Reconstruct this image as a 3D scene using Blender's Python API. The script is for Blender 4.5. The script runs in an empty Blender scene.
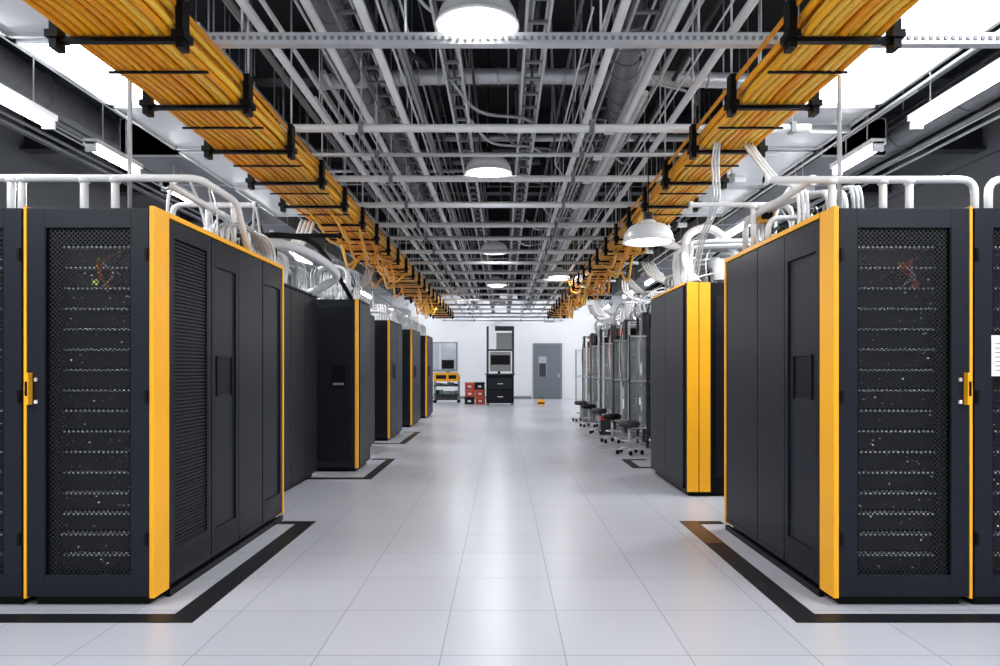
import bpy, math, random
from mathutils import Vector
random.seed(7)
R = random.uniform
scene = bpy.context.scene
H = 1.34
F = 667.0

# ------------------------------------------------------------------ materials
def mat(name, col, rough=0.5, metal=0.0, emit=None, es=0.0, alpha=1.0, noise=0.0, nscale=8.0, spec=0.5, trans=0.0, bump=0.0):
    m = bpy.data.materials.new(name)
    m.use_nodes = True
    nt = m.node_tree
    b = nt.nodes["Principled BSDF"]
    b.inputs["Base Color"].default_value = (*col, 1)
    b.inputs["Roughness"].default_value = rough
    b.inputs["Metallic"].default_value = metal
    b.inputs["Specular IOR Level"].default_value = spec
    b.inputs["Alpha"].default_value = alpha
    b.inputs["Transmission Weight"].default_value = trans
    if emit:
        b.inputs["Emission Color"].default_value = (*emit, 1)
        b.inputs["Emission Strength"].default_value = es
    tc = nt.nodes.new("ShaderNodeTexCoord")
    n = nt.nodes.new("ShaderNodeTexNoise")
    n.inputs["Scale"].default_value = nscale
    n.inputs["Detail"].default_value = 3
    nt.links.new(tc.outputs["Object"], n.inputs["Vector"])
    if noise > 0:
        r = nt.nodes.new("ShaderNodeMapRange")
        r.inputs["To Min"].default_value = 1 - noise
        r.inputs["To Max"].default_value = 1 + noise
        nt.links.new(n.outputs["Fac"], r.inputs["Value"])
        v = nt.nodes.new("ShaderNodeVectorMath"); v.operation = 'SCALE'
        v.inputs[0].default_value = col
        nt.links.new(r.outputs[0], v.inputs["Scale"])
        nt.links.new(v.outputs[0], b.inputs["Base Color"])
    if bump > 0:
        bp = nt.nodes.new("ShaderNodeBump")
        bp.inputs["Strength"].default_value = bump
        bp.inputs["Distance"].default_value = 0.01
        nt.links.new(n.outputs["Fac"], bp.inputs["Height"])
        nt.links.new(bp.outputs[0], b.inputs["Normal"])
    return m

M = {}
M['cab'] = mat('cabinet_charcoal', (0.0075, 0.009, 0.0135), 0.42, 0.0, noise=0.08, nscale=3, spec=0.16)
M['cab2'] = mat('cabinet_charcoal_panel', (0.012, 0.0145, 0.0215), 0.44, 0.0, noise=0.08, nscale=2, spec=0.18)
M['black'] = mat('black_plastic', (0.003, 0.003, 0.004), 0.45, noise=0.05, spec=0.15)
M['rub'] = mat('floor_strip_dark', (0.010, 0.011, 0.014), 0.4, noise=0.15, spec=0.25)
M['brown'] = mat('floor_strip_brown', (0.10, 0.05, 0.03), 0.4, noise=0.2)
M['yel'] = mat('yellow_paint', (0.96, 0.44, 0.018), 0.4, noise=0.03, spec=0.3)
M['y1'] = mat('cable_yellow', (1.0, 0.46, 0.012), 0.3, noise=0.05, nscale=30, spec=0.4)
M['y2'] = mat('cable_amber', (0.92, 0.37, 0.008), 0.3, noise=0.05, nscale=30, spec=0.4)
M['y3'] = mat('cable_light', (1.0, 0.60, 0.06), 0.3, noise=0.05, nscale=30, spec=0.4)
M['white'] = mat('white_pipe', (0.84, 0.85, 0.86), 0.3, noise=0.04)
M['hose'] = mat('white_hose', (0.82, 0.84, 0.86), 0.2, noise=0.1, nscale=20)
M['hose2'] = mat('grey_hose', (0.45, 0.46, 0.48), 0.25, noise=0.1, nscale=20)
M['clear'] = mat('clear_plastic', (0.85, 0.88, 0.9), 0.1, alpha=0.4, bump=0.8, nscale=14)
M['sheet'] = mat('clear_sheet', (0.8, 0.85, 0.88), 0.1, alpha=0.16, bump=0.3, nscale=4)
M['steel'] = mat('galvanised_steel', (0.64, 0.65, 0.67), 0.36, 0.4, noise=0.15, nscale=12)
M['steel2'] = mat('dull_steel', (0.24, 0.245, 0.26), 0.45, 0.4, noise=0.2, nscale=12)
M['dsteel'] = mat('dark_steel', (0.035, 0.037, 0.043), 0.5, 0.2, noise=0.2)
M['wallm'] = mat('white_wall_paint', (0.80, 0.82, 0.86), 0.6, noise=0.02, nscale=1.5)
M['wallg'] = mat('grey_wall_paint', (0.20, 0.21, 0.23), 0.7, noise=0.05, nscale=1.5)
M['ceil'] = mat('ceiling_dark', (0.012, 0.013, 0.016), 0.8, noise=0.2)
M['lamp'] = mat('lamp_tube', (1, 1, 1), 0.5, emit=(0.95, 0.98, 1), es=22)
M['panel'] = mat('light_panel', (1, 1, 1), 0.5, emit=(0.93, 0.97, 1), es=7)
M['frost'] = mat('frosted_panel', (0.50, 0.52, 0.55), 0.25, noise=0.1, nscale=2, emit=(0.9,0.95,1), es=0.08)  # faint glow added to even out room light; the panel is no lamp
M['shade'] = mat('lamp_shade', (0.66, 0.67, 0.69), 0.25, 0.0, emit=(1, 1, 1), es=0.04, noise=0.03)
M['disc'] = mat('lamp_diffuser', (1, 1, 1), 0.4, emit=(1, 0.99, 0.97), es=5)
M['red'] = mat('red_plastic', (0.50, 0.045, 0.025), 0.4, noise=0.1)
M['redl'] = mat('red_cable', (0.60, 0.12, 0.06), 0.4)
M['green'] = mat('green_board', (0.04, 0.20, 0.10), 0.4, noise=0.1)
M['ledg'] = mat('led_green', (0.5, 0.8, 0.1), 0.4, emit=(0.7, 1, 0.15), es=0.5)
M['ledw'] = mat('led_white', (0.9, 0.9, 0.9), 0.4, emit=(1, 1, 1), es=0.4)
M['srv'] = mat('server_face', (0.035, 0.037, 0.042), 0.35, 0.4, noise=0.2, nscale=30)
M['slip'] = mat('server_lip', (0.8, 0.81, 0.83), 0.3, 0.1)
M['paper'] = mat('paper', (0.75, 0.76, 0.78), 0.7)
M['doorm'] = mat('door_grey', (0.15, 0.17, 0.20), 0.5, noise=0.03)
M['glass'] = mat('window_glass', (0.40, 0.45, 0.5), 0.1, noise=0.1)

def mesh_door_mat():
    m = bpy.data.materials.new('perforated_steel'); m.use_nodes = True
    nt = m.node_tree; b = nt.nodes["Principled BSDF"]
    b.inputs["Base Color"].default_value = (0.010, 0.011, 0.014, 1)
    b.inputs["Roughness"].default_value = 0.4
    b.inputs["Specular IOR Level"].default_value = 0.2
    tc = nt.nodes.new("ShaderNodeTexCoord"); sp = nt.nodes.new("ShaderNodeSeparateXYZ")
    nt.links.new(tc.outputs["Object"], sp.inputs[0])
    def M1(op, a, bb=None):
        n = nt.nodes.new("ShaderNodeMath"); n.operation = op
        for i, v in enumerate((a, bb)):
            if v is None: continue
            if isinstance(v, (int, float)): n.inputs[i].default_value = v
            else: nt.links.new(v, n.inputs[i])
        return n.outputs[0]
    k = 2*math.pi/0.026
    cx = M1('COSINE', M1('MULTIPLY', sp.outputs['X'], k))
    cz = M1('COSINE', M1('MULTIPLY', sp.outputs['Z'], k))
    hole = M1('GREATER_THAN', M1('MULTIPLY', cx, cz), 0.2)
    tr = nt.nodes.new("ShaderNodeBsdfTransparent"); mx = nt.nodes.new("ShaderNodeMixShader")
    nt.links.new(hole, mx.inputs[0]); nt.links.new(b.outputs[0], mx.inputs[1]); nt.links.new(tr.outputs[0], mx.inputs[2])
    nt.links.new(mx.outputs[0], nt.nodes["Material Output"].inputs["Surface"])
    return m
M['perf'] = mesh_door_mat()

def floor_mat():
    m = bpy.data.materials.new('floor_tiles'); m.use_nodes = True
    nt = m.node_tree; b = nt.nodes["Principled BSDF"]
    tc = nt.nodes.new("ShaderNodeTexCoord")
    mp = nt.nodes.new("ShaderNodeMapping"); mp.inputs["Location"].default_value = (0.29, 0.1, 0)
    nt.links.new(tc.outputs["Object"], mp.inputs[0])
    br = nt.nodes.new("ShaderNodeTexBrick"); br.offset = 0; br.squash = 1
    br.inputs["Scale"].default_value = 1
    br.inputs["Brick Width"].default_value = 0.58; br.inputs["Row Height"].default_value = 0.58
    br.inputs["Mortar Size"].default_value = 0.0032; br.inputs["Mortar Smooth"].default_value = 0.1
    br.inputs["Color1"].default_value = (0.455, 0.465, 0.52, 1)
    br.inputs["Color2"].default_value = (0.48, 0.49, 0.545, 1)
    br.inputs["Mortar"].default_value = (0.25, 0.25, 0.29, 1)
    nt.links.new(mp.outputs[0], br.inputs["Vector"])
    nt.links.new(br.outputs["Color"], b.inputs["Base Color"])
    b.inputs["Roughness"].default_value = 0.29
    b.inputs["Specular IOR Level"].default_value = 0.6
    return m
M['floor'] = floor_mat()

# ------------------------------------------------------------------ builder
class MB:
    def __init__(s): s.v=[]; s.f=[]; s.m=[]; s.sm=[]; s.mats=[]
    def mi(s, k):
        if k not in s.mats: s.mats.append(k)
        return s.mats.index(k)
    def box(s, x0,x1,y0,y1,z0,z1,k):
        if x0>x1: x0,x1=x1,x0
        if y0>y1: y0,y1=y1,y0
        if z0>z1: z0,z1=z1,z0
        b=len(s.v)
        s.v += [(x0,y0,z0),(x1,y0,z0),(x1,y1,z0),(x0,y1,z0),(x0,y0,z1),(x1,y0,z1),(x1,y1,z1),(x0,y1,z1)]
        i=s.mi(k)
        for q in ((0,3,2,1),(4,5,6,7),(0,1,5,4),(1,2,6,5),(2,3,7,6),(3,0,4,7)):
            s.f.append(tuple(b+j for j in q)); s.m.append(i); s.sm.append(False)
    def quad(s, pts, k):
        b=len(s.v); s.v+=list(pts); s.f.append(tuple(range(b,b+len(pts)))); s.m.append(s.mi(k)); s.sm.append(False)
    def tube(s, pts, r, k, n=8, caps=True):
        pts=[Vector(p) for p in pts]
        i=s.mi(k); prev=None; rings=[]
        for j,p in enumerate(pts):
            if j==0: t=pts[1]-pts[0]
            elif j==len(pts)-1: t=pts[-1]-pts[-2]
            else: t=(pts[j+1]-pts[j]).normalized()+(pts[j]-pts[j-1]).normalized()
            if t.length<1e-9: t=Vector((0,0,1))
            t.normalize()
            if prev is None:
                a=Vector((0,0,1)) if abs(t.z)<0.9 else Vector((1,0,0))
                u=t.cross(a).normalized()
            else:
                u=prev-t*prev.dot(t)
                u=u.normalized() if u.length>1e-6 else t.orthogonal().normalized()
            prev=u; w=t.cross(u)
            b=len(s.v); rings.append(b)
            for q in range(n):
                a=2*math.pi*q/n
                s.v.append(tuple(p+u*(r*math.cos(a))+w*(r*math.sin(a))))
        for j in range(len(rings)-1):
            for q in range(n):
                a,b2=rings[j]+q, rings[j]+(q+1)%n
                c,d=rings[j+1]+(q+1)%n, rings[j+1]+q
                s.f.append((a,b2,c,d)); s.m.append(i); s.sm.append(True)
        if caps:
            s.f.append(tuple(rings[0]+q for q in reversed(range(n)))); s.m.append(i); s.sm.append(False)
            s.f.append(tuple(rings[-1]+q for q in range(n))); s.m.append(i); s.sm.append(False)
    def lathe(s, c, prof, k, n=32):
        i=s.mi(k); b=len(s.v)
        for r,z in prof:
            for q in range(n):
                a=2*math.pi*q/n; s.v.append((c[0]+r*math.cos(a), c[1]+r*math.sin(a), c[2]+z))
        for j in range(len(prof)-1):
            for q in range(n):
                s.f.append((b+j*n+q, b+j*n+(q+1)%n, b+(j+1)*n+(q+1)%n, b+(j+1)*n+q)); s.m.append(i); s.sm.append(True)
    def make(s, name, bevel=0.0):
        xs=[v[0] for v in s.v]; ys=[v[1] for v in s.v]; zs=[v[2] for v in s.v]
        o=Vector(((min(xs)+max(xs))/2,(min(ys)+max(ys))/2,min(zs)))
        me=bpy.data.meshes.new(name)
        me.from_pydata([tuple(Vector(v)-o) for v in s.v],[],s.f)
        for k in s.mats: me.materials.append(M[k])
        me.polygons.foreach_set('material_index', s.m)
        me.polygons.foreach_set('use_smooth', s.sm)
        me.update()
        ob=bpy.data.objects.new(name, me); ob.location=o
        scene.collection.objects.link(ob)
        if bevel>0:
            bv=ob.modifiers.new('bevel','BEVEL'); bv.width=bevel; bv.segments=2; bv.limit_method='ANGLE'; bv.angle_limit=math.radians(60)
        return ob

def arc(pts, rad=0.12, n=5):
    """round the corners of a polyline"""
    pts=[Vector(p) for p in pts]; out=[pts[0]]
    for i in range(1,len(pts)-1):
        a,b,c=pts[i-1],pts[i],pts[i+1]
        r=min(rad,(a-b).length*0.49,(c-b).length*0.49)
        p=b+(a-b).normalized()*r; q=b+(c-b).normalized()*r
        for j in range(n+1):
            t=j/n; out.append(p*(1-t)**2+b*2*t*(1-t)+q*t*t)
    out.append(pts[-1]); return out

def spline(pts, n=6):
    pts=[Vector(p) for p in pts]; P=[pts[0]]+pts+[pts[-1]]; out=[]
    for i in range(1,len(P)-2):
        p0,p1,p2,p3=P[i-1],P[i],P[i+1],P[i+2]
        for j in range(n):
            t=j/n
            out.append(0.5*((2*p1)+(p2-p0)*t+(2*p0-5*p1+4*p2-p3)*t*t+(3*p1-p0-3*p2+p3)*t**3))
    out.append(pts[-1]); return out

def area(parent, name, loc, sx, sy, power, rot=(0,0,0), disk=False):
    l=bpy.data.lights.new(name,'AREA'); l.shape='DISK' if disk else 'RECTANGLE'; l.size=sx
    if not disk: l.size_y=sy
    l.energy=power; l.color=(0.97,0.985,1)
    lo=bpy.data.objects.new(name,l); scene.collection.objects.link(lo); lo.parent=parent
    lo.location=Vector(loc)-parent.location; lo.rotation_euler=rot
    return lo

# ------------------------------------------------------------------ room
ZC=5.05; YB=30.0
def simple(name, *a, bevel=0):
    b=MB(); b.box(*a); return b.make(name,bevel)
simple('floor',-7,7,-5,YB,-0.1,0,'floor')
simple('ceiling',-7,7,-1,YB,ZC,ZC+0.1,'ceil')
simple('wall_back',-7,7,YB,YB+0.15,0,ZC,'wallm')
simple('wall_left',-7.15,-7,-5,YB,0,ZC,'wallg')
simple('wall_right',7,7.15,-5,YB,0,ZC,'wallg')
simple('baseboard_back',-7,1.28,YB-0.03,YB-0.005,0,0.12,'steel2')

# back door
b=MB()
YD=YB-0.01
b.box(1.35,2.65,YD-0.05,YD,0,2.5,'steel2')
b.box(1.42,2.58,YD-0.07,YD-0.05,0.01,2.43,'doorm')
b.box(1.6,1.95,YD-0.075,YD-0.07,1.0,1.9,'glass')
b.box(1.62,1.93,YD-0.08,YD-0.075,1.0,1.6,'dsteel')
b.box(2.48,2.52,YD-0.13,YD-0.07,0.95,1.15,'steel')
b.make('door_1',0.005)
b=MB()
b.box(-3.6,-2.05,YD-0.04,YD,1.25,2.55,'steel2')
b.box(-3.54,-2.11,YD-0.05,YD-0.04,1.31,2.49,'glass')
b.box(-2.85,-2.80,YD-0.06,YD-0.05,1.31,2.49,'steel')
b.box(-2.75,-2.2,YD-0.07,YD-0.05,1.35,1.75,'black')
b.make('window_1')
b=MB()
b.box(1.85,2.3,YD-0.04,YD,3.45,3.7,'steel2'); b.box(1.88,2.27,YD-0.045,YD-0.04,3.48,3.67,'white')
b.make('wall_sign')

# floor strips (dark tape frames)
def strip(s, xo, ynear, yfar, xout, brown=False, w=0.15):
    b=MB()
    b.box(xo, xo+s*w, ynear, yfar, 0, 0.004,'rub')
    b.box(xo+s*w, s*xout, ynear, ynear+0.12, 0, 0.004,'rub')
    b.box(xo+s*w, xo+s*0.36, yfar-0.1, yfar, 0, 0.004,'rub')
    if brown: b.box(xo, xo+s*w, yfar-0.75, yfar, 0.004, 0.006,'brown')
    b.make('floor_marking_strip')
strip(-1,-1.64,3.52,5.86,5.5)
strip(1,1.55,3.52,5.86,5.5,True)
strip(-1,-1.60,8.1,9.95,3.2,w=0.12)
strip(1,1.75,9.0,9.9,3.2,w=0.12)
strip(-1,-1.75,11.9,14.2,3.2,w=0.12)

# ------------------------------------------------------------------ cabinets
HC=2.25
def recessed_panel(b, xf, s, y0,y1, z0,z1, pocket=None, recess=True):
    """panel on an aisle-facing side. xf = body face x, s = outward direction"""
    g=0.006; y0+=g; y1-=g
    if recess:
        t=0.05; tz=0.18
        b.box(xf,xf+s*0.008,y0,y1,z0,z1,'cab2')
        b.box(xf,xf+s*0.022,y0,y0+t,z0,z1,'cab'); b.box(xf,xf+s*0.022,y1-t,y1,z0,z1,'cab')
        b.box(xf,xf+s*0.022,y0+t,y1-t,z0,z0+tz,'cab'); b.box(xf,xf+s*0.022,y0+t,y1-t,z1-tz,z1,'cab')
    else:
        b.box(xf,xf+s*0.020,y0,y1,z0,z1,'cab2')
        b.box(xf,xf+s*0.024,y0,y1,z0,z0+0.03,'cab')
    if pocket:
        ym=(y0+y1)/2; hw=pocket
        zz0,zz1=1.16,1.42
        e=0.008 if recess else 0.02
        b.box(xf,xf+s*(e+0.003),ym-hw,ym+hw,zz0,zz1,'black')
        b.box(xf,xf+s*(e+0.012),ym-hw-0.012,ym-hw,zz0-.01,zz1+.01,'cab')
        b.box(xf,xf+s*(e+0.012),ym+hw,ym+hw+0.012,zz0-.01,zz1+.01,'cab')
        b.box(xf,xf+s*(e+0.012),ym-hw,ym+hw,zz1,zz1+0.012,'cab')
def louvre_panel(b,xf,s,y0,y1,z0,z1):
    y0+=0.006;y1-=0.006
    b.box(xf,xf+s*0.004,y0,y1,z0,z1,'black')
    t=0.06
    b.box(xf,xf+s*0.022,y0,y0+t,z0,z1,'cab'); b.box(xf,xf+s*0.022,y1-t,y1,z0,z1,'cab')
    b.box(xf,xf+s*0.022,y0+t,y1-t,z0,z0+0.2,'cab'); b.box(xf,xf+s*0.022,y0+t,y1-t,z1-0.1,z1,'cab')
    z=z0+0.2
    while z<z1-0.11:
        b.box(xf,xf+s*0.014,y0+t,y1-t,z,z+0.011,'cab2'); z+=0.022

def mesh_cabinet(x0,x1,y0,y1,s,panels=None,yellowline=True,paper=False,end=True):
    b=MB(); zb=0.05
    xin = x1 if s>0 else x0     # aisle side
    b.box(x0+0.03,x1-0.03,y0+0.05,y1-0.05,0,zb,'black')
    b.box(x0,x0+0.03,y0+0.03,y1,zb,HC,'cab'); b.box(x1-0.03,x1,y0+0.03,y1,zb,HC,'cab')
    b.box(x0+0.03,x1-0.03,y1-0.03,y1,zb,HC,'cab')
    b.box(x0+0.03,x1-0.03,y0+0.03,y1-0.03,HC-0.05,HC,'cab')
    b.box(x0+0.03,x1-0.03,y0+0.03,y1-0.03,zb,zb+0.05,'cab')
    d0=x0+0.008; d1=x1-0.008
    fl,fr,ft,fb=0.10,0.10,0.115,0.13
    b.box(d0,d0+fl,y0,y0+0.04,zb+0.01,HC-0.005,'cab2'); b.box(d1-fr,d1,y0,y0+0.04,zb+0.01,HC-0.005,'cab2')
    b.box(d0+fl,d1-fr,y0,y0+0.04,HC-ft,HC-0.005,'cab2'); b.box(d0+fl,d1-fr,y0,y0+0.04,zb+0.01,zb+fb,'cab2')
    for (a,c) in ((d0+fl,d0+fl+0.008),(d1-fr-0.008,d1-fr)):
        b.box(a,c,y0+0.002,y0+0.03,zb+fb,HC-ft,'black')
    b.quad([(d0+fl,y0+0.02,zb+fb),(d1-fr,y0+0.02,zb+fb),(d1-fr,y0+0.02,HC-ft),(d0+fl,y0+0.02,HC-ft)],'perf')
    z=zb+0.12; rnd=random.Random(int((x0+9)*100))
    while z<HC-0.2:
        h=0.118
        b.box(d0+0.06,d1-0.06,y0+0.14,y0+0.9,z,z+h-0.012,'srv')
        a=d0+fl+0.03+rnd.uniform(0,0.03); c=d1-fr-0.03-rnd.uniform(0,0.03)
        b.box(a,c,y0+0.08,y0+0.14,z+h-0.022,z+h-0.012,'slip')
        for _ in range(9):
            xx=rnd.uniform(d0+fl,d1-fr-0.03); zz=z+rnd.uniform(0.01,0.08)
            b.box(xx,xx+rnd.uniform(0.004,0.02),y0+0.125,y0+0.14,zz,zz+rnd.uniform(0.003,0.008),rnd.choice(['slip','slip','steel','ledw','steel2','steel2']))
        z+=h
    for xx in (d0+fl-0.01,d1-fr-0.01):
        b.box(xx,xx+0.02,y0+0.1,y0+0.13,zb+0.12,HC-0.15,'dsteel')
    cx=(x0+x1)/2 + 0.06
    for j in range(7):
        zc=HC-0.28+rnd.uniform(-.06,.06)
        b.tube(spline([(cx+rnd.uniform(-.08,.08),y0+0.12,zc),(cx+rnd.uniform(-.05,.05),y0+0.07,zc-0.07),(cx+rnd.uniform(-.1,.1),y0+0.12,zc-0.14)]),0.006,'redl' if j%3==0 else ('hose2' if j%3==1 else 'yel'),6)
    if s>0:
        b.lathe(((x0+x1)/2-0.0,y0+0.07,1.82),[(0,0),(0.016,0.005),(0.016,0.03),(0,0.035)],'ledg',12)
        for j in range(8):
            xx=rnd.uniform(d1-fr-0.06,d1-fr-0.02); zz=rnd.uniform(0.85,1.2)
            b.box(xx,xx+0.02,y0+0.09,y0+0.1,zz,zz+0.008,'redl')
    xh = d0+0.02 if s>0 else d1-0.02
    b.box(xh-0.012,xh+0.012,y0-0.035,y0,1.14,1.32,'yel' if end else 'black')
    b.box(xh-0.006,xh+0.006,y0-0.04,y0-0.03,1.19,1.27,'black')
    b.box(xh+s*0.035-0.008,xh+s*0.035+0.008,y0-0.012,y0,1.145,1.165,'paper')
    b.box(xh+s*0.035-0.008,xh+s*0.035+0.008,y0-0.012,y0,1.27,1.29,'steel')
    for zz in (0.35,1.15,1.95):
        xx=d1-0.01 if s>0 else d0+0.01
        b.box(xx-0.008,xx+0.008,y0-0.012,y0,zz,zz+0.07,'black')
    if yellowline:
        xo = x0 if s>0 else x1
        b.box(xo-0.008,xo+0.008,y0-0.004,y0+0.05,zb,HC+0.004,'yel')
    if paper:
        xo=x0+0.10 if s<0 else x1-0.3
        b.box(xo,xo+0.2,y0-0.003,y0,1.3,1.53,'paper')
        for q in range(7): b.box(xo+0.02,xo+0.16,y0-0.004,y0-0.003,1.33+q*0.025,1.335+q*0.025,'steel2')
    if panels:
        b.box(xin-s*0.004,xin+s*0.024,y0,y0+0.17,zb,HC+0.008,'yel')
        b.box(xin-s*0.06,xin+s*0.028,y0+0.17,y1,HC-0.022,HC+0.008,'yel')
        b.box(xin,xin+s*0.027,y1-0.03,y1+0.003,zb,HC-0.022,'yel')
        b.box(xin,xin+s*0.03,y0+0.17,y1-0.03,0.0,0.04,'black')
        yy=y0+0.17
        for kind,ye in panels:
            if kind=='L': louvre_panel(b,xin,s,yy,ye,0.07,HC-0.03)
            elif kind=='P': recessed_panel(b,xin,s,yy,ye,0.07,HC-0.03,pocket=0.12)
            elif kind=='R': recessed_panel(b,xin,s,yy,ye,0.07,HC-0.03)
            elif kind=='S': recessed_panel(b,xin,s,yy,ye,0.07,HC-0.03,recess=False)
            yy=ye
    return b.make('server_cabinet',0.0025)

XL=-1.985; XR=1.885
mesh_cabinet(XL-0.70,XL,3.75,5.96,1,[('L',4.49),('P',4.96),('S',5.45),('R',5.93)])
mesh_cabinet(XL-1.42,XL-0.715,3.75,5.96,1,end=False)
mesh_cabinet(XL-2.14,XL-1.435,3.75,5.96,1,end=False)
mesh_cabinet(XR,XR+0.745,3.75,5.60,-1,[('P',4.42),('S',4.89),('S',5.57)])
mesh_cabinet(XR+0.76,XR+1.50,3.75,5.60,-1,end=False,paper=True)
mesh_cabinet(XR+1.515,XR+2.25,3.75,5.60,-1,end=False)

def solid_cabinet(x0,x1,y0,y1,s,npan=2,front='plain',post=True):
    b=MB(); zb=0.05; xin=x1 if s>0 else x0
    b.box(x0+0.03,x1-0.03,y0+0.04,y1-0.04,0,zb,'black')
    b.box(x0,x1,y0+0.02,y1,zb,HC,'cab')
    if front=='yellow':
        w=x1-x0
        xa=x0 if s<0 else x1
        for q in range(2):
            p0=xa-s*(0.005+q*0.125); p1=xa-s*(0.12+q*0.125)
            b.box(p0,p1,y0-0.01,y0+0.02,zb,HC,'yel')
        b.box(xa-s*0.255,xa-s*(w-0.005),y0,y0+0.02,zb,HC-0.01,'black')
        b.box(xa-s*0.3,xa-s*(w-0.05),y0-0.01,y0,0.2,HC-0.15,'cab')
    else:
        b.box(x0+0.02,x1-0.02,y0,y0+0.02,zb+0.01,HC-0.01,'cab2')
        b.box(x0+0.07,x1-0.07,y0-0.006,y0,zb+0.1,HC-0.1,'cab')
        b.box((x0+x1)/2-0.02,(x0+x1)/2+0.16,y0-0.012,y0-0.006,1.1,1.38,'black')
        b.box((x0+x1)/2+0.0,(x0+x1)/2+0.14,y0-0.016,y0-0.012,1.13,1.16,'steel2')
        xo = x0 if s>0 else x1
        b.box(xo-s*0.0,xo+s*0.018,y0-0.006,y0+0.02,zb,HC+0.004,'yel')
        if post: b.box(xin-s*0.025,xin+s*0.012,y0-0.008,y0+0.05,zb,HC+0.004,'yel')
    st=y0+(0.08 if post or front=='yellow' else 0.0)
    L=(y1-st)/npan
    for i in range(npan):
        recessed_panel(b,xin,s,st+i*L,st+(i+1)*L,0.07,HC-0.03,recess=False,pocket=0.09 if (i==0 and npan>1) and front!='yellow' else None)
    b.box(xin-s*0.03,xin+s*0.022,st,y1,HC-0.02,HC+0.006,'yel' if front=='yellow' else 'cab')
    return b.make('equipment_cabinet',0.003)

solid_cabinet(-3.15,-2.35,6.3,8.35,1,4,post=False)
solid_cabinet(-2.52,-1.90,8.68,9.45,1,1)
solid_cabinet(-2.95,-2.12,12.4,13.9,1,2)
solid_cabinet(-2.95,-2.10,15.3,16.8,1,2)
solid_cabinet(-2.95,-2.08,18.1,19.6,1,2)
solid_cabinet(-2.95,-2.25,10.2,11.6,1,2,post=False)
solid_cabinet(1.93,2.75,7.0,8.62,-1,2,front='yellow')
solid_cabinet(2.78,3.55,7.0,8.62,-1,1)

# ------------------------------------------------------------------ open racks right side
def open_rack(x0,y0,rs):
    rnd=random.Random(rs); b=MB(); x1=x0+0.9; y1=y0+0.85; h=2.3
    for x in (x0,x1-0.04):
        for y in (y0,y1-0.04):
            b.box(x,x+0.04,y,y+0.04,0,h,'white' if (rs%2 and x==x0) else 'dsteel')
    for z in (0.08,1.1,h-0.04):
        b.box(x0,x1,y0,y0+0.04,z,z+0.04,'steel2'); b.box(x0,x1,y1-0.04,y1,z,z+0.04,'steel2')
        b.box(x0,x0+0.04,y0,y1,z,z+0.04,'steel2'); b.box(x1-0.04,x1,y0,y1,z,z+0.04,'steel2')
    z=0.2
    while z<2.1:
        hh=rnd.choice([0.1,0.18,0.26])
        b.box(x0+0.06,x1-0.06,y0+0.06,y1-0.08,z,z+hh-0.015,rnd.choice(['srv','dsteel','black','black','cab']))
        for _ in range(4):
            y=rnd.uniform(y0+0.1,y1-0.25); k=rnd.choice(['slip','steel','red','green','green','ledw','steel2'])
            b.box(x0+0.045,x0+0.06,y,y+rnd.uniform(0.03,0.15),z+0.01,z+hh-0.03,k)
            x=rnd.uniform(x0+0.06,x1-0.25)
            b.box(x,x+rnd.uniform(0.03,0.15),y0+0.045,y0+0.06,z+0.01,z+hh-0.03,k)
        z+=hh
    b.box(x0-0.06,x0-0.01,y0+0.02,y0+0.1,0.1,h,'dsteel')
    # hinged clear door standing open toward the aisle
    b.box(x0-0.28,x0-0.01,y0-0.006,y0,0.35,1.9,'sheet')
    for zz in (0.33,1.12,1.88): b.box(x0-0.29,x0,y0-0.018,y0+0.004,zz,zz+0.025,'steel')
    b.box(x0-0.30,x0-0.275,y0-0.018,y0+0.004,0.33,1.91,'dsteel')
    for _ in range(4):
        y=rnd.uniform(y0+.1,y1); x=x0-0.02
        b.tube(spline([(x+0.05,y,h),(x-0.02,y,1.8),(x,y+rnd.uniform(-.1,.1),1.3),(x+0.04,y,rnd.uniform(0.9,1.2))],4),0.01,rnd.choice(['hose','redl','hose2','black']),5)
    b.make('open_server_rack')
for i in range(7):
    open_rack(2.42,9.6+i*1.65,i+3)
def stool(x,y,rs):
    """small wheeled floor unit: star base, column, padded top and a box below"""
    rnd=random.Random(rs); b=MB()
    a0=rnd.uniform(0,1)
    for j in range(5):
        a=a0+2*math.pi*j/5; ex,ey=x+0.2*math.cos(a),y+0.2*math.sin(a)
        b.tube([(x,y,0.10),(ex,ey,0.07)],0.015,'steel',6)
        b.lathe((ex,ey,0),[(0,0),(0.025,0),(0.03,0.03),(0.025,0.06),(0,0.07)],'black',10)
    b.tube([(x,y,0.08),(x,y,0.44)],0.025,'steel',10)
    b.lathe((x,y,0.42),[(0,0),(0.14,0),(0.17,0.03),(0.17,0.07),(0.14,0.1),(0,0.105)],'black' if rs%2 else 'dsteel',20)
    b.lathe((x,y,0.2),[(0.11,0.0),(0.125,0.0),(0.125,0.02),(0.11,0.02)],'steel',20)
    b.make('wheeled_stool')
for i in range(5): stool(2.0,10.55+i*1.65,i)
for i in range(4):
    simple('floor_glass_tile',1.62,2.2,11.2+i*1.65,11.9+i*1.65,0.0,0.003,'hose2')
b=MB(); b.box(2.0,2.28,13.6,13.95,0,0.35,'dsteel'); b.box(1.99,2.29,13.59,13.96,0.3,0.37,'red'); b.make('parts_box')
b=MB(); b.box(2.02,2.28,16.8,17.1,0,0.4,'steel2'); b.box(2.01,2.29,16.79,17.11,0.37,0.42,'black'); b.make('parts_box')

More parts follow.
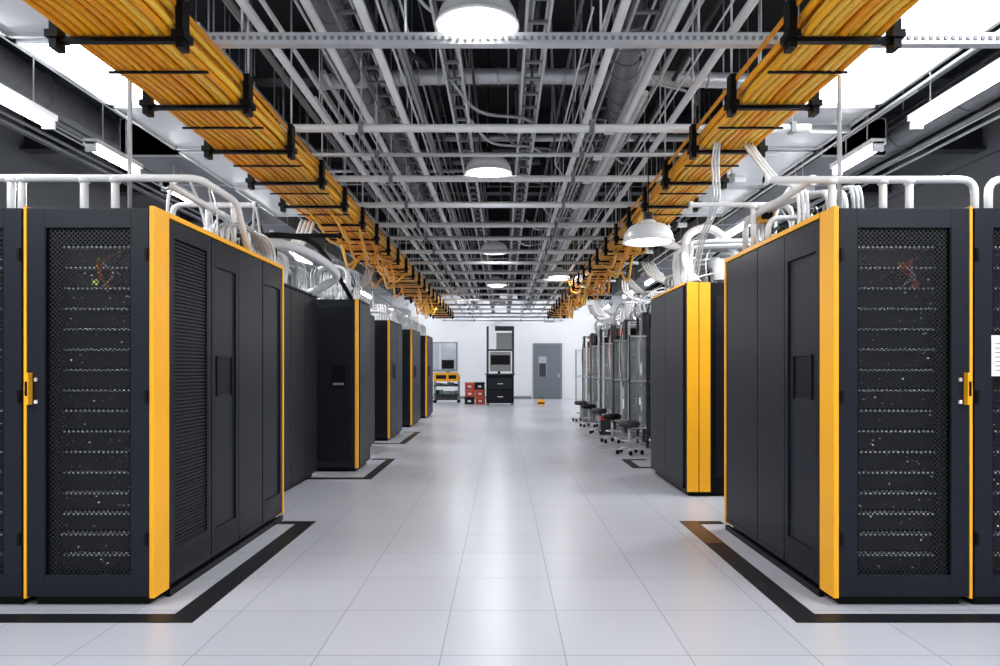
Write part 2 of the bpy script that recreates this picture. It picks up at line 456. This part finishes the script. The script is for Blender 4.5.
# ------------------------------------------------------------------ back-of-room items
b=MB()   # workstation cart
b.box(-0.62,0.40,24.6,25.4,0.08,1.12,'black')
b.box(-0.55,0.33,24.58,24.6,0.6,1.0,'cab2'); b.box(-0.55,0.33,24.58,24.6,0.14,0.55,'cab')
for zz in (0.3,0.78): b.box(-0.2,0.0,24.56,24.58,zz,zz+0.03,'steel')
for x in (-0.6,0.32):
    for y in (24.65,25.3): b.lathe((x+0.03,y,0),[(0,0),(0.05,0),(0.05,0.08),(0,0.08)],'steel2',10)
b.box(-0.66,0.44,24.55,25.45,1.12,1.17,'dsteel')
for x in (-0.62,0.34): b.box(x,x+0.08,25.2,25.28,1.17,2.95,'dsteel')
b.box(-0.6,0.39,24.9,25.3,2.02,2.08,'dsteel'); b.box(-0.3,0.39,25.0,25.3,2.78,2.95,'dsteel')
b.box(-0.25,0.34,25.05,25.2,2.08,2.7,'steel2')
b.box(-0.5,0.3,25.0,25.05,1.25,1.98,'steel2'); b.box(-0.46,0.26,24.99,25.0,1.5,1.86,'black')
b.box(-0.2,-0.1,25.02,25.08,1.17,1.35,'black')
b.make('workstation_cart',0.004)
b=MB()   # yellow cart
x0,x1=-2.75,-1.75
for x in (x0,x1-0.05):
    for y in (26.4,27.0): b.box(x,x+0.05,y,y+0.05,0.1,1.1,'steel2'); b.lathe((x+0.03,y+0.02,0),[(0,0),(0.05,0),(0.05,0.1),(0,0.1)],'black',10)
for z in (0.3,0.65,0.85): b.box(x0,x1,26.38,27.05,z,z+0.05,'yel' if z>0.8 else 'dsteel')
b.box(x0,x1,26.36,26.4,0.88,1.2,'yel'); b.box(x0+.1,x1-.5,26.35,26.36,0.95,1.1,'black'); b.box(x1-.4,x1-.1,26.35,26.36,0.95,1.1,'black')
for i in range(6): 
    xx=x0+0.08+i*0.15; b.box(xx,xx+0.12,26.5,26.9,0.35,0.35+R(0.1,0.25),random.choice(['green','black','white','yel','steel2']))
for i in range(6): 
    xx=x0+0.08+i*0.15; b.box(xx,xx+0.12,26.5,26.9,0.7,0.7+R(0.05,0.13),random.choice(['green','black','red','dsteel']))
b.box(x0+0.05,x1-0.05,26.5,26.9,0.1,0.28,'dsteel')
for i in range(4):
    xx=x0+0.08+i*0.2; b.box(xx,xx+0.15,26.5,26.9,0.9,0.9+R(0.2,0.5),random.choice(['black','dsteel','steel2']))
b.make('tool_cart')
b=MB()
for r_ in range(3):
    for c in range(2):
        xx=-1.45+c*0.4+R(-.02,.02); z=r_*0.28
        k='red' if (r_+c)%3 else 'cab2'
        b.box(xx,xx+0.36,25.4,25.9,z,z+0.25,k); b.box(xx-0.01,xx+0.37,25.39,25.91,z+0.22,z+0.27,'redl' if k=='red' else 'black')
        b.box(xx+0.12,xx+0.24,25.385,25.4,z+0.08,z+0.15,'paper')
b.make('red_crate_stack')
b=MB(); b.box(1.3,1.55,24.8,25.1,0,0.2,'yel'); b.box(1.3,1.55,24.79,24.8,0.05,0.1,'black'); b.tube(arc([(1.34,24.95,0.2),(1.34,24.95,0.28),(1.51,24.95,0.28),(1.51,24.95,0.2)],0.03),0.012,'black',6); b.make('yellow_toolbox')

# ------------------------------------------------------------------ cable trays with yellow bundles
def tray(xc,w,z0,seed,y0=2.2,y1=24,drop=0):
    rnd=random.Random(seed); b=MB()
    n=max(8,int(w/0.050))
    for layer in range(4):
        for i in range(n):
            pts=[]; x=xc-w/2+w*(i+0.5)/n+ (0.02 if layer%2 else 0)
            ph=rnd.uniform(0,6); a=rnd.uniform(0.003,0.008); fr=rnd.uniform(0.8,2.0)
            y=y0
            while y<=y1:
                sag=-0.014*abs(math.sin(math.pi*(y-0.6)/0.93))
                pts.append((x+a*math.sin(fr*y+ph), y, z0+0.05+layer*0.042+0.006*math.sin(fr*1.7*y+ph)+sag))
                y+=0.31
            b.tube(pts,rnd.uniform(0.018,0.022),rnd.choice(['y1','y1','y1','y2','y3']),10)
    for sx in (-1,1):
        xr=xc+sx*(w/2+0.03)
        b.box(xr-0.006,xr+0.006,y0,y1,z0+0.17,z0+0.20,'y2')
    y=3.6
    b.box(xc-w/2-0.07,xc+w/2+0.07,2.6,2.64,z0-0.02,z0+0.02,'black')
    while y<y1:
        b.box(xc-w/2-0.05,xc+w/2+0.05,y,y+0.04,z0-0.01,z0+0.015,'black')
        b.box(xc-w/2-0.01,xc+w/2+0.01,y+0.42,y+0.435,z0+0.005,z0+0.018,'black')
        for sx in (-1,1):
            xx=xc+sx*(w/2+0.05)
            b.box(xx-0.02,xx+0.02,y-0.02,y+0.06,z0-0.05,z0+0.22,'black')
            b.box(xx-0.035,xx+0.035,y-0.035,y+0.075,z0-0.0,z0+0.04,'black')
            b.tube([(xx,y+0.025,z0+0.2),(xx,y+0.025,ZC)],0.008,'steel',6)
        y+=0.93
    s=-1 if xc<0 else 1
    for _ in range(40):
        yy=rnd.uniform(8.0,20)
        x=xc+rnd.uniform(-w/2,w/2)
        b.tube(spline([(x,yy-0.6,z0+0.04),(x-s*0.02,yy-0.2,z0-0.05),(x+s*.02,yy+0.4,z0-rnd.uniform(.1,.35)),(x-s*0.02,yy+1.0,z0-0.05),(x,yy+1.5,z0+0.04)],4),0.018,rnd.choice(['y1','y2','y3']),6)
    for k_ in range(drop):
        o=k_*0.025
        b.tube(spline([(xc-0.15+o,5.3+o,z0+0.03),(xc-0.13+o,5.45,z0-0.1),(xc-0.05+o,5.7,2.75),(xc+0.1+o,6.6,2.6),(xc+0.2+o,7.2,2.27)],5),0.009,'hose',6)
    b.make('yellow_cable_tray')
tray(-2.08,0.58,3.12,1)
tray(1.84,0.46,3.12,2,drop=3)

# ------------------------------------------------------------------ cross pipes and ceiling services
def hang(b,x,y,z,r=0.006): b.tube([(x,y,z),(x,y,ZC)],r,'steel',6)
b=MB()
b.box(-1.98,3.6,4.06,4.12,3.32,3.39,'steel')
x=-1.95
while x<3.6:
    b.box(x,x+0.02,4.052,4.06,3.345,3.365,'steel2'); x+=0.045
for x in (-1.6,-0.6,0.6,1.2,3.1): hang(b,x,4.09,3.39,0.008)
b.make('ceiling_strut')
ys=[5.65,6.35,7.15,8.3,9.45,10.4,11.6,12.8,14.1,15.4,16.8,18.2,19.7,21.2,22.8,24.5,26.2,28]
for i,y in enumerate(ys):
    b=MB(); r=0.034 if i!=1 else 0.02
    k='white' if i in (0,2,3,4,6) else 'steel'
    b.tube([(-2.6,y,3.38),(2.6,y,3.38)],r,k,10)
    for x in (-2.45,-1.2,0.75,2.45):
        hang(b,x,y,3.38,0.007); b.box(x-0.02,x+0.02,y-r-0.008,y+r+0.008,3.38-r-0.01,3.38+r+0.01,'steel2')
    for x in (-1.3,0.9):
        b.box(x-0.04,x+0.04,y-0.045,y+0.045,3.34,3.36,'white')
    b.make('ceiling_pipe')
def channel(x,w,z,y0=1,y1=29.5,rung=0.3):
    b=MB()
    b.box(x,x+0.02,y0,y1,z,z+0.07,'steel'); b.box(x+w-0.02,x+w,y0,y1,z,z+0.07,'steel')
    y=y0
    while y<y1: b.box(x+0.02,x+w-0.02,y,y+0.03,z+0.01,z+0.03,'steel2'); y+=rung
    for q in range(max(2,int(w/0.05))):
        xx=x+0.03+q*(w-0.06)/max(1,int(w/0.05)-1)
        b.tube([(xx,y0,z+0.045),(xx,y1,z+0.045)],0.012,['steel2','dsteel','steel'][q%3],6)
    y=y0+0.7
    while y<y1: hang(b,x+0.01,y,z+0.07); hang(b,x+w-0.01,y,z+0.07); y+=2.4
    b.make('cable_ladder')
channel(-0.48,0.16,3.72); channel(0.15,0.18,3.72); channel(-1.25,0.24,3.95); channel(0.95,0.24,3.95); channel(-3.0,0.3,4.1); channel(2.75,0.3,4.1)
def conduits(xa,xb,n,seed,za=3.5,zb=4.4,big=0):
    rnd=random.Random(seed); b=MB()
    for _ in range(n):
        x=rnd.uniform(xa,xb); z=rnd.uniform(za,zb); r=rnd.choice([0.008,0.01,0.014,0.02,0.028])
        y0=rnd.choice([0.5,1,3,4.5,6]); y1=rnd.uniform(12,29)
        dx=rnd.choice([0,0,0,rnd.uniform(-.4,.4)])
        ym=rnd.uniform(y0+2,y0+5)
        b.tube(arc([(x,y0,z),(x,ym,z),(x+dx,ym+0.4,z),(x+dx,y1,z)],0.15) if dx else [(x,y0,z),(x,y1,z)],r,rnd.choice(['steel','white','steel2','white','steel2','dsteel']),7)
        if rnd.random()<0.5: hang(b,x,rnd.uniform(y0,y1),z)
    for q in range(big):
        x=xa+(xb-xa)*(q+0.5)/big; z=3.56+0.06*(q%2)
        b.tube([(x,0.5,z),(x,28,z)],0.03,'white',12)
        y=1.5
        while y<27:
            b.tube([(x,y,z),(x,y+0.05,z)],0.04,'white',12); hang(b,x,y+0.3,z); y+=2.3
    hang(b,xa+0.1,6,za+0.1)
    b.make('conduit_run')
conduits(-1.75,-0.7,20,11,3.65,4.4,3); conduits(0.55,1.7,20,12,3.65,4.4,3); conduits(-0.7,0.6,7,13,3.9,4.6)
conduits(-5.5,-2.3,22,14,3.7,4.6); conduits(2.2,5.5,22,15,3.7,4.6)
for i in range(12):
    y=2.6+i*2.35; b=MB()
    b.box(-7,7,y,y+0.22,4.52,4.55,'dsteel'); b.box(-7,7,y+0.1,y+0.12,4.55,ZC-0.03,'dsteel'); b.box(-7,7,y,y+0.22,ZC-0.03,ZC,'dsteel')
    b.make('ceiling_beam')
rnd=random.Random(5)
b=MB()
for i in range(20):
    y=rnd.uniform(3,24); z=rnd.uniform(3.6,4.45); xa=rnd.uniform(-4,0); L=rnd.uniform(1.5,5)
    b.tube([(xa,y,z),(xa+L,y,z)],rnd.choice([0.01,0.015,0.025,0.04]),rnd.choice(['steel','steel2','white','steel2','redl'] if i%7==0 else ['steel','steel2','white']),7)
    hang(b,xa+0.1,y,z); hang(b,xa+L-0.1,y,z)
b.make('cross_conduit_run')
b=MB()
for i in range(12):
    y=rnd.uniform(4,12); x=rnd.uniform(-1.6,1.6); z=rnd.uniform(3.6,4.3); s_=rnd.choice([-1,1])
    b.tube(spline([(x,y,z),(x+s_*0.2,y+0.4,z-0.08),(x+s_*0.6,y+0.9,z+0.05),(x+s_*0.9,y+1.5,z+0.2),(x+s_*0.9,y+1.6,ZC)],5),0.014,rnd.choice(['hose','hose2','steel']),6)
b.make('flexible_conduit')
def duct(pts,r,k='steel2'):
    b=MB(); P=spline(pts,14); b.tube(P,r,k,18)
    for j in range(0,len(P)-1,2):
        t=(P[j+1]-P[j]).normalized()*0.015
        b.tube([P[j]-t,P[j]+t],r*1.06,k,18)
    for j in (2,len(P)//2,len(P)-3): hang(b,P[j].x,P[j].y,P[j].z)
    b.make('ventilation_duct')
duct([(1.0,5.2,4.1),(1.15,6.5,3.95),(1.3,7.6,4.0),(1.2,9.5,4.1)],0.13)
duct([(-1.7,6.3,4.05),(-0.6,6.3,4.1),(0.8,6.3,4.1),(2.6,6.3,4.05)],0.07,'steel')
duct([(-1.2,4.6,4.3),(-1.45,6.0,4.15),(-1.3,8,4.2),(-1.4,11,4.2)],0.15)
duct([(-4.8,3,4.2),(-4.8,8,4.2),(-4.8,20,4.2)],0.2)
duct([(4.8,3,4.2),(4.8,8,4.2),(4.8,20,4.2)],0.2)
for s in (-1,1):
    b=MB(); b.box(s*3.6,s*4.3,7.5,22,3.75,4.15,'steel2')
    y=7.5
    while y<22: b.box(s*3.59,s*4.31,y,y+0.04,3.74,4.16,'steel'); hang(b,s*3.6,y+.02,4.1); y+=1.2
    b.make('air_duct')

# ------------------------------------------------------------------ lights
def dome(x,y,z,rad=0.25,power=55):
    b=MB()
    prof=[(0.03,0.23),(0.07,0.22),(0.08,0.20)]
    for j in range(9):
        a=math.pi/2*(1-j/8); prof.append((0.08+(rad-0.08)*math.cos(a)**0.9, 0.02+0.17*math.sin(a)))
    prof+=[(rad+0.012,0.015),(rad+0.012,0.0),(rad-0.01,0.0)]
    prof+=[(rad-0.02,0.03)]
    b.lathe((x,y,z),prof,'shade',40)
    b.lathe((x,y,z),[(rad-0.015,0.025),(0.0001,0.025)],'disc',40)
    b.lathe((x,y,z),[(0.05,0.21),(0.05,0.30),(0.0,0.30)],'dsteel',16)
    b.tube([(x,y,z+0.28),(x,y,ZC)],0.006,'black',6)
    ob=b.make('pendant_lamp')
    area(ob,'bulb',(x,y,z+0.015),rad*1.6,0,power,disk=True)
for y in (1.0,4.17,7.3,12.2,17,22): dome(-0.16,y,3.47,power=42)
dome(1.47,6.75,2.62,0.25,10)
dome(1.3,15.5,3.47,power=40); dome(-1.2,19,3.47,0.22,40)

def linear(x,y0,y1,z=3.44,power=75):
    b=MB()
    b.box(x-0.07,x+0.07,y0,y1,z+0.03,z+0.08,'white')
    b.tube([(x,y0+0.03,z),(x,y1-0.03,z)],0.035,'lamp',10)
    b.box(x-0.05,x+0.05,y0,y0+0.03,z-0.04,z+0.05,'white'); b.box(x-0.05,x+0.05,y1-0.03,y1,z-0.04,z+0.05,'white')
    hang(b,x,y0+0.2,z+0.08); hang(b,x,y1-0.2,z+0.08)
    ob=b.make('added_wall_wash')
    area(ob,'added_wash_light',(x,(y0+y1)/2,z-0.045),0.09,y1-y0-0.1,power)
for s,x in ((-1,-3.9),(1,3.55)):
    for y0,y1 in ((-0.8,0.3),(1.0,2.8),(4.0,5.74),(6.3,7.1),(7.7,8.3),(9.5,11),(12,13.5),(15,16.5),(18,19.5),(22,23.5),(26,27.5)):
        linear(x,y0,y1)
for x in (-3.4,-1.0,1.4,3.8):  # added wall-wash lamps, put in to brighten the back wall
    b=MB(); z=4.35; y=28.3
    b.box(x-0.8,x+0.8,y-0.08,y+0.08,z+0.03,z+0.1,'dsteel')
    b.box(x-0.78,x+0.78,y-0.09,y-0.08,z-0.08,z+0.1,'dsteel')
    b.tube([(x-0.75,y,z),(x+0.75,y,z)],0.03,'lamp',8)
    hang(b,x-0.6,y,z+0.08); hang(b,x+0.6,y,z+0.08)
    ob=b.make('added_wall_wash')
    area(ob,'added_wash_light',(x,y+0.04,z-0.05),1.5,0.1,34,rot=(math.radians(25),0,0))

for s in (-1,1):
    xa,xb=(2.55,3.35) if s>0 else (2.85,3.5)
    for (y0,y1,k) in ((-0.8,0.6,'panel'),(1.0,2.6,'panel'),(3.1,4.7,'frost' if s<0 else 'panel'),(4.75,5.9,'panel'),(5.95,7.1,'frost'),(7.15,8.6,'frost'),(8.65,10.2,'frost')):
        b=MB(); z=3.70
        b.box(s*xa,s*xb,y0,y1,z,z+0.03,k)
        for q in (xa,xb-0.03): b.box(s*q,s*(q+0.03),y0,y1,z-0.03,z+0.05,'steel')
        for q in (y0,y1-0.03): b.box(s*xa,s*xb,q,q+0.03,z-0.03,z+0.05,'steel')
        if k=='panel':
            ym=(y0+y1)/2; b.box(s*xa,s*xb,ym-0.01,ym+0.01,z-0.02,z,'steel')
        for q in (xa+.02,xb-.02): hang(b,s*q,y0+.1,z); hang(b,s*q,y1-.1,z)
        b.make('ceiling_light_panel' if k=='panel' else 'ceiling_panel')

# ------------------------------------------------------------------ white pipework over the cabinets
def pipes(name,lst,r,k='white'):
    b=MB()
    for p in lst:
        P=arc(p,0.09); b.tube(P,r,k,12)
        for a,c in ((P[0],P[1]),(P[-1],P[-2])):
            d=(c-a).normalized()*0.03; b.tube([a,a+d],r*1.4,k,12)
    b.make(name)
pipes('coolant_pipe',[
  [(-4.1,4.3,2.57),(-1.96,4.3,2.57),(-1.96,4.9,2.57),(-2.02,5.3,2.26)],
  [(-3.17,4.3,2.57),(-3.17,4.3,2.26)],[(-3.1,4.3,2.57),(-3.1,4.3,2.26)],[(-2.70,4.3,2.57),(-2.70,4.3,2.26)],[(-2.50,4.3,2.57),(-2.50,4.3,2.26)],
  [(-2.2,4.35,2.55),(-2.2,5.8,2.55),(-2.2,5.8,2.26)]],0.024)
pipes('coolant_pipe',[
  [(-2.58,5.2,2.26),(-2.58,5.2,2.62),(-1.92,5.2,2.62)],[(-2.3,5.2,2.62),(-2.3,5.2,2.26)],[(-2.1,5.2,2.62),(-2.1,5.2,2.26)],
  [(-2.5,5.5,2.26),(-2.5,5.5,2.5),(-2.1,5.5,2.5),(-2.1,5.5,2.26)]],0.02)
pipes('coolant_pipe',[
  [(1.68,4.3,2.56),(3.04,4.3,2.56),(3.04,4.3,2.26)],[(3.13,4.3,2.26),(3.13,4.3,2.56),(4.2,4.3,2.56)],
  [(2.12,4.3,2.56),(2.12,4.3,2.26)],[(2.45,4.3,2.56),(2.45,4.3,2.26)],[(2.62,4.3,2.56),(2.62,4.3,2.26)],
  [(2.0,4.3,2.56),(2.0,5.5,2.56),(2.0,5.5,2.26)]],0.024)
pipes('coolant_pipe',[
  [(1.45,5.2,2.62),(2.25,5.2,2.62),(2.25,5.2,2.26)],[(1.95,5.2,2.62),(1.95,5.2,2.26)],
  [(1.95,4.9,2.26),(1.95,4.9,2.45),(2.4,4.9,2.45),(2.4,4.9,2.26)]],0.02)
pipes('coolant_pipe',[[(3.35,4.0,2.26),(3.35,4.0,2.5),(3.75,4.0,2.5),(3.75,4.0,2.26)]],0.05)
pipes('drain_pipe',[[(-3.6,6.6,2.66),(-1.6,6.6,2.66)],[(-2.7,6.6,2.66),(-2.7,6.6,2.26)],],0.022,'black')
b=MB(); b.tube([(-2.44,4.36,2.26),(-2.44,4.36,ZC)],0.014,'steel',10); b.tube([(-2.44,4.36,2.26),(-2.44,4.36,2.29)],0.03,'steel',10); b.make('service_post')
b=MB(); b.tube([(2.2,4.36,2.26),(2.2,4.36,ZC)],0.014,'steel',10); b.tube([(2.2,4.36,2.26),(2.2,4.36,2.29)],0.03,'steel',10); b.make('service_post')

def runs(s,xa,xb,ya,yb,ngroups,seed,zb=2.27,kinds=('hose','hose','hose','hose2'),zt=2.85,big=True,cords=0):
    """smooth groups of parallel hoses that lift off the cabinet tops, run along and go up into the tray"""
    rnd=random.Random(seed); b=MB()
    for g in range(ngroups):
        x=rnd.uniform(xa,xb); y=rnd.uniform(ya,yb-0.8); L=rnd.uniform(0.8,min(2.2,yb-y)); zr=rnd.uniform(2.42,2.7)
        x2=rnd.uniform(xa,xb); r=rnd.choice([0.012,0.016,0.02]); k=rnd.choice(kinds); n=rnd.choice([3,4,5])
        mode=rnd.random()
        for j in range(n):
            o=(j-(n-1)/2)*r*2.5
            if mode<0.5:
                pts=[(s*(x+o),y,zb),(s*(x+o),y+0.02,zr-0.08),(s*(x+o),y+0.2,zr),(s*(x2+o),y+L-0.25,zr),(s*(x2+o),y+L,zr-0.1),(s*(x2+o),y+L,zb)]
            elif mode<0.9:
                pts=[(s*xa+s*0.05,y+o,zb),(s*(xa+0.03),y+o,zr-0.08),(s*(xa+0.18),y+o,zr),(s*(xb-0.2),y+o,zr),(s*(xb-0.05),y+o,zr-.1),(s*(xb-0.05),y+o,zb)]
            else:
                pts=[(s*(x+o),y,zb),(s*(x+o),y+0.05,zr),(s*(xa+0.05+o),y+L*0.5,zt-0.1),(s*(xa-0.0+o),y+L,3.14)]
            b.tube(spline(pts,6),r,k,8)
    for _ in range(cords):
        x=rnd.uniform(xa,xb); y=rnd.uniform(ya,yb); x2=rnd.uniform(xa,xb); y2=min(yb,max(ya,y+rnd.uniform(-1.2,1.2))); zm=rnd.uniform(2.4,2.9)
        b.tube(spline([(s*x,y,zb),(s*(x+rnd.uniform(-.1,.1)),y+rnd.uniform(-.1,.1),(zm+zb)/2),(s*(x+x2)/2,(y+y2)/2,zm),(s*x2,y2,(zm+zb)/2+rnd.uniform(-.05,.1)),(s*x2,y2,zb)],6),rnd.choice([0.006,0.009,0.012]),rnd.choice(['hose','hose','white','hose2','black']),6)
    if big:
        for _ in range(max(2,ngroups//4)):
            y=rnd.uniform(ya,yb-1.2); x=rnd.uniform(xa,xb-0.1)
            b.tube(spline([(s*x,y,2.28),(s*x,y+0.02,2.42),(s*x,y+0.25,2.5),(s*x,y+0.9,2.5),(s*x,y+1.1,2.4),(s*x,y+1.12,2.28)],6),rnd.uniform(0.05,0.075),rnd.choice(['clear','hose','hose']),14)
    b.make('hose_bundle')
runs(-1,2.38,3.1,6.35,8.3,12,21,cords=20); runs(-1,2.0,2.5,8.7,9.6,4,22,big=False,cords=8); runs(-1,2.3,2.9,10.2,11.7,6,29,cords=10); runs(-1,2.15,2.9,12.4,19.5,16,23,cords=16)
runs(1,1.97,3.4,7.05,8.6,14,24,cords=28); runs(1,2.45,3.3,9.6,14,14,25,zb=2.32,cords=20); runs(1,2.45,3.3,14,19,12,26,zb=2.32,cords=12)
runs(-1,2.05,2.6,5.0,5.95,2,28,big=False,cords=5); runs(1,1.95,2.6,4.5,5.6,3,30,big=False,cords=8)
b=MB()
b.tube(spline([(-2.45,6.45,2.27),(-2.42,6.45,2.5),(-2.3,6.8,2.62),(-2.1,7.4,2.6),(-2.0,8.0,2.45),(-2.38,8.2,2.27)],8),0.05,'hose',14)
b.tube(spline([(-2.6,6.6,2.27),(-2.5,6.6,2.6),(-2.3,7.0,2.74),(-2.1,7.6,2.72),(-2.0,8.8,2.27)],8),0.03,'black',12)
b.make('arched_hose')
b=MB()
b.tube(spline([(2.05,7.1,2.27),(1.95,7.1,2.5),(2.0,7.2,2.78),(2.25,7.2,2.85),(2.5,7.2,2.6),(2.5,7.2,2.27)],8),0.045,'hose',14)
b.tube(spline([(2.15,7.6,2.27),(2.0,7.6,2.5),(2.1,7.6,2.7),(2.4,7.6,2.7),(2.5,7.6,2.27)],8),0.03,'hose2',12)
b.make('arched_hose')
b=MB(); b.box(2.02,2.14,5.25,5.33,2.5,2.6,'yel'); b.box(2.035,2.125,5.245,5.25,2.52,2.58,'black'); b.tube([(2.08,5.29,2.26),(2.08,5.29,2.5)],0.012,'steel',8); b.make('junction_box')

# ------------------------------------------------------------------ world + camera
w=bpy.data.worlds.new('world'); scene.world=w; w.use_nodes=True
w.node_tree.nodes['Background'].inputs[0].default_value=(0.90,0.95,1,1)
w.node_tree.nodes['Background'].inputs[1].default_value=0.68
cam=bpy.data.cameras.new('camera'); co=bpy.data.objects.new('camera',cam); scene.collection.objects.link(co)
co.location=(0,0,H); co.rotation_euler=(math.pi/2,0,0)
cam.sensor_width=36; cam.lens=24.01; cam.shift_x=-0.003; cam.shift_y=0.036
cam.clip_end=200
scene.camera=co
try:
    scene.view_settings.view_transform='Standard'
except Exception as e: print(e)
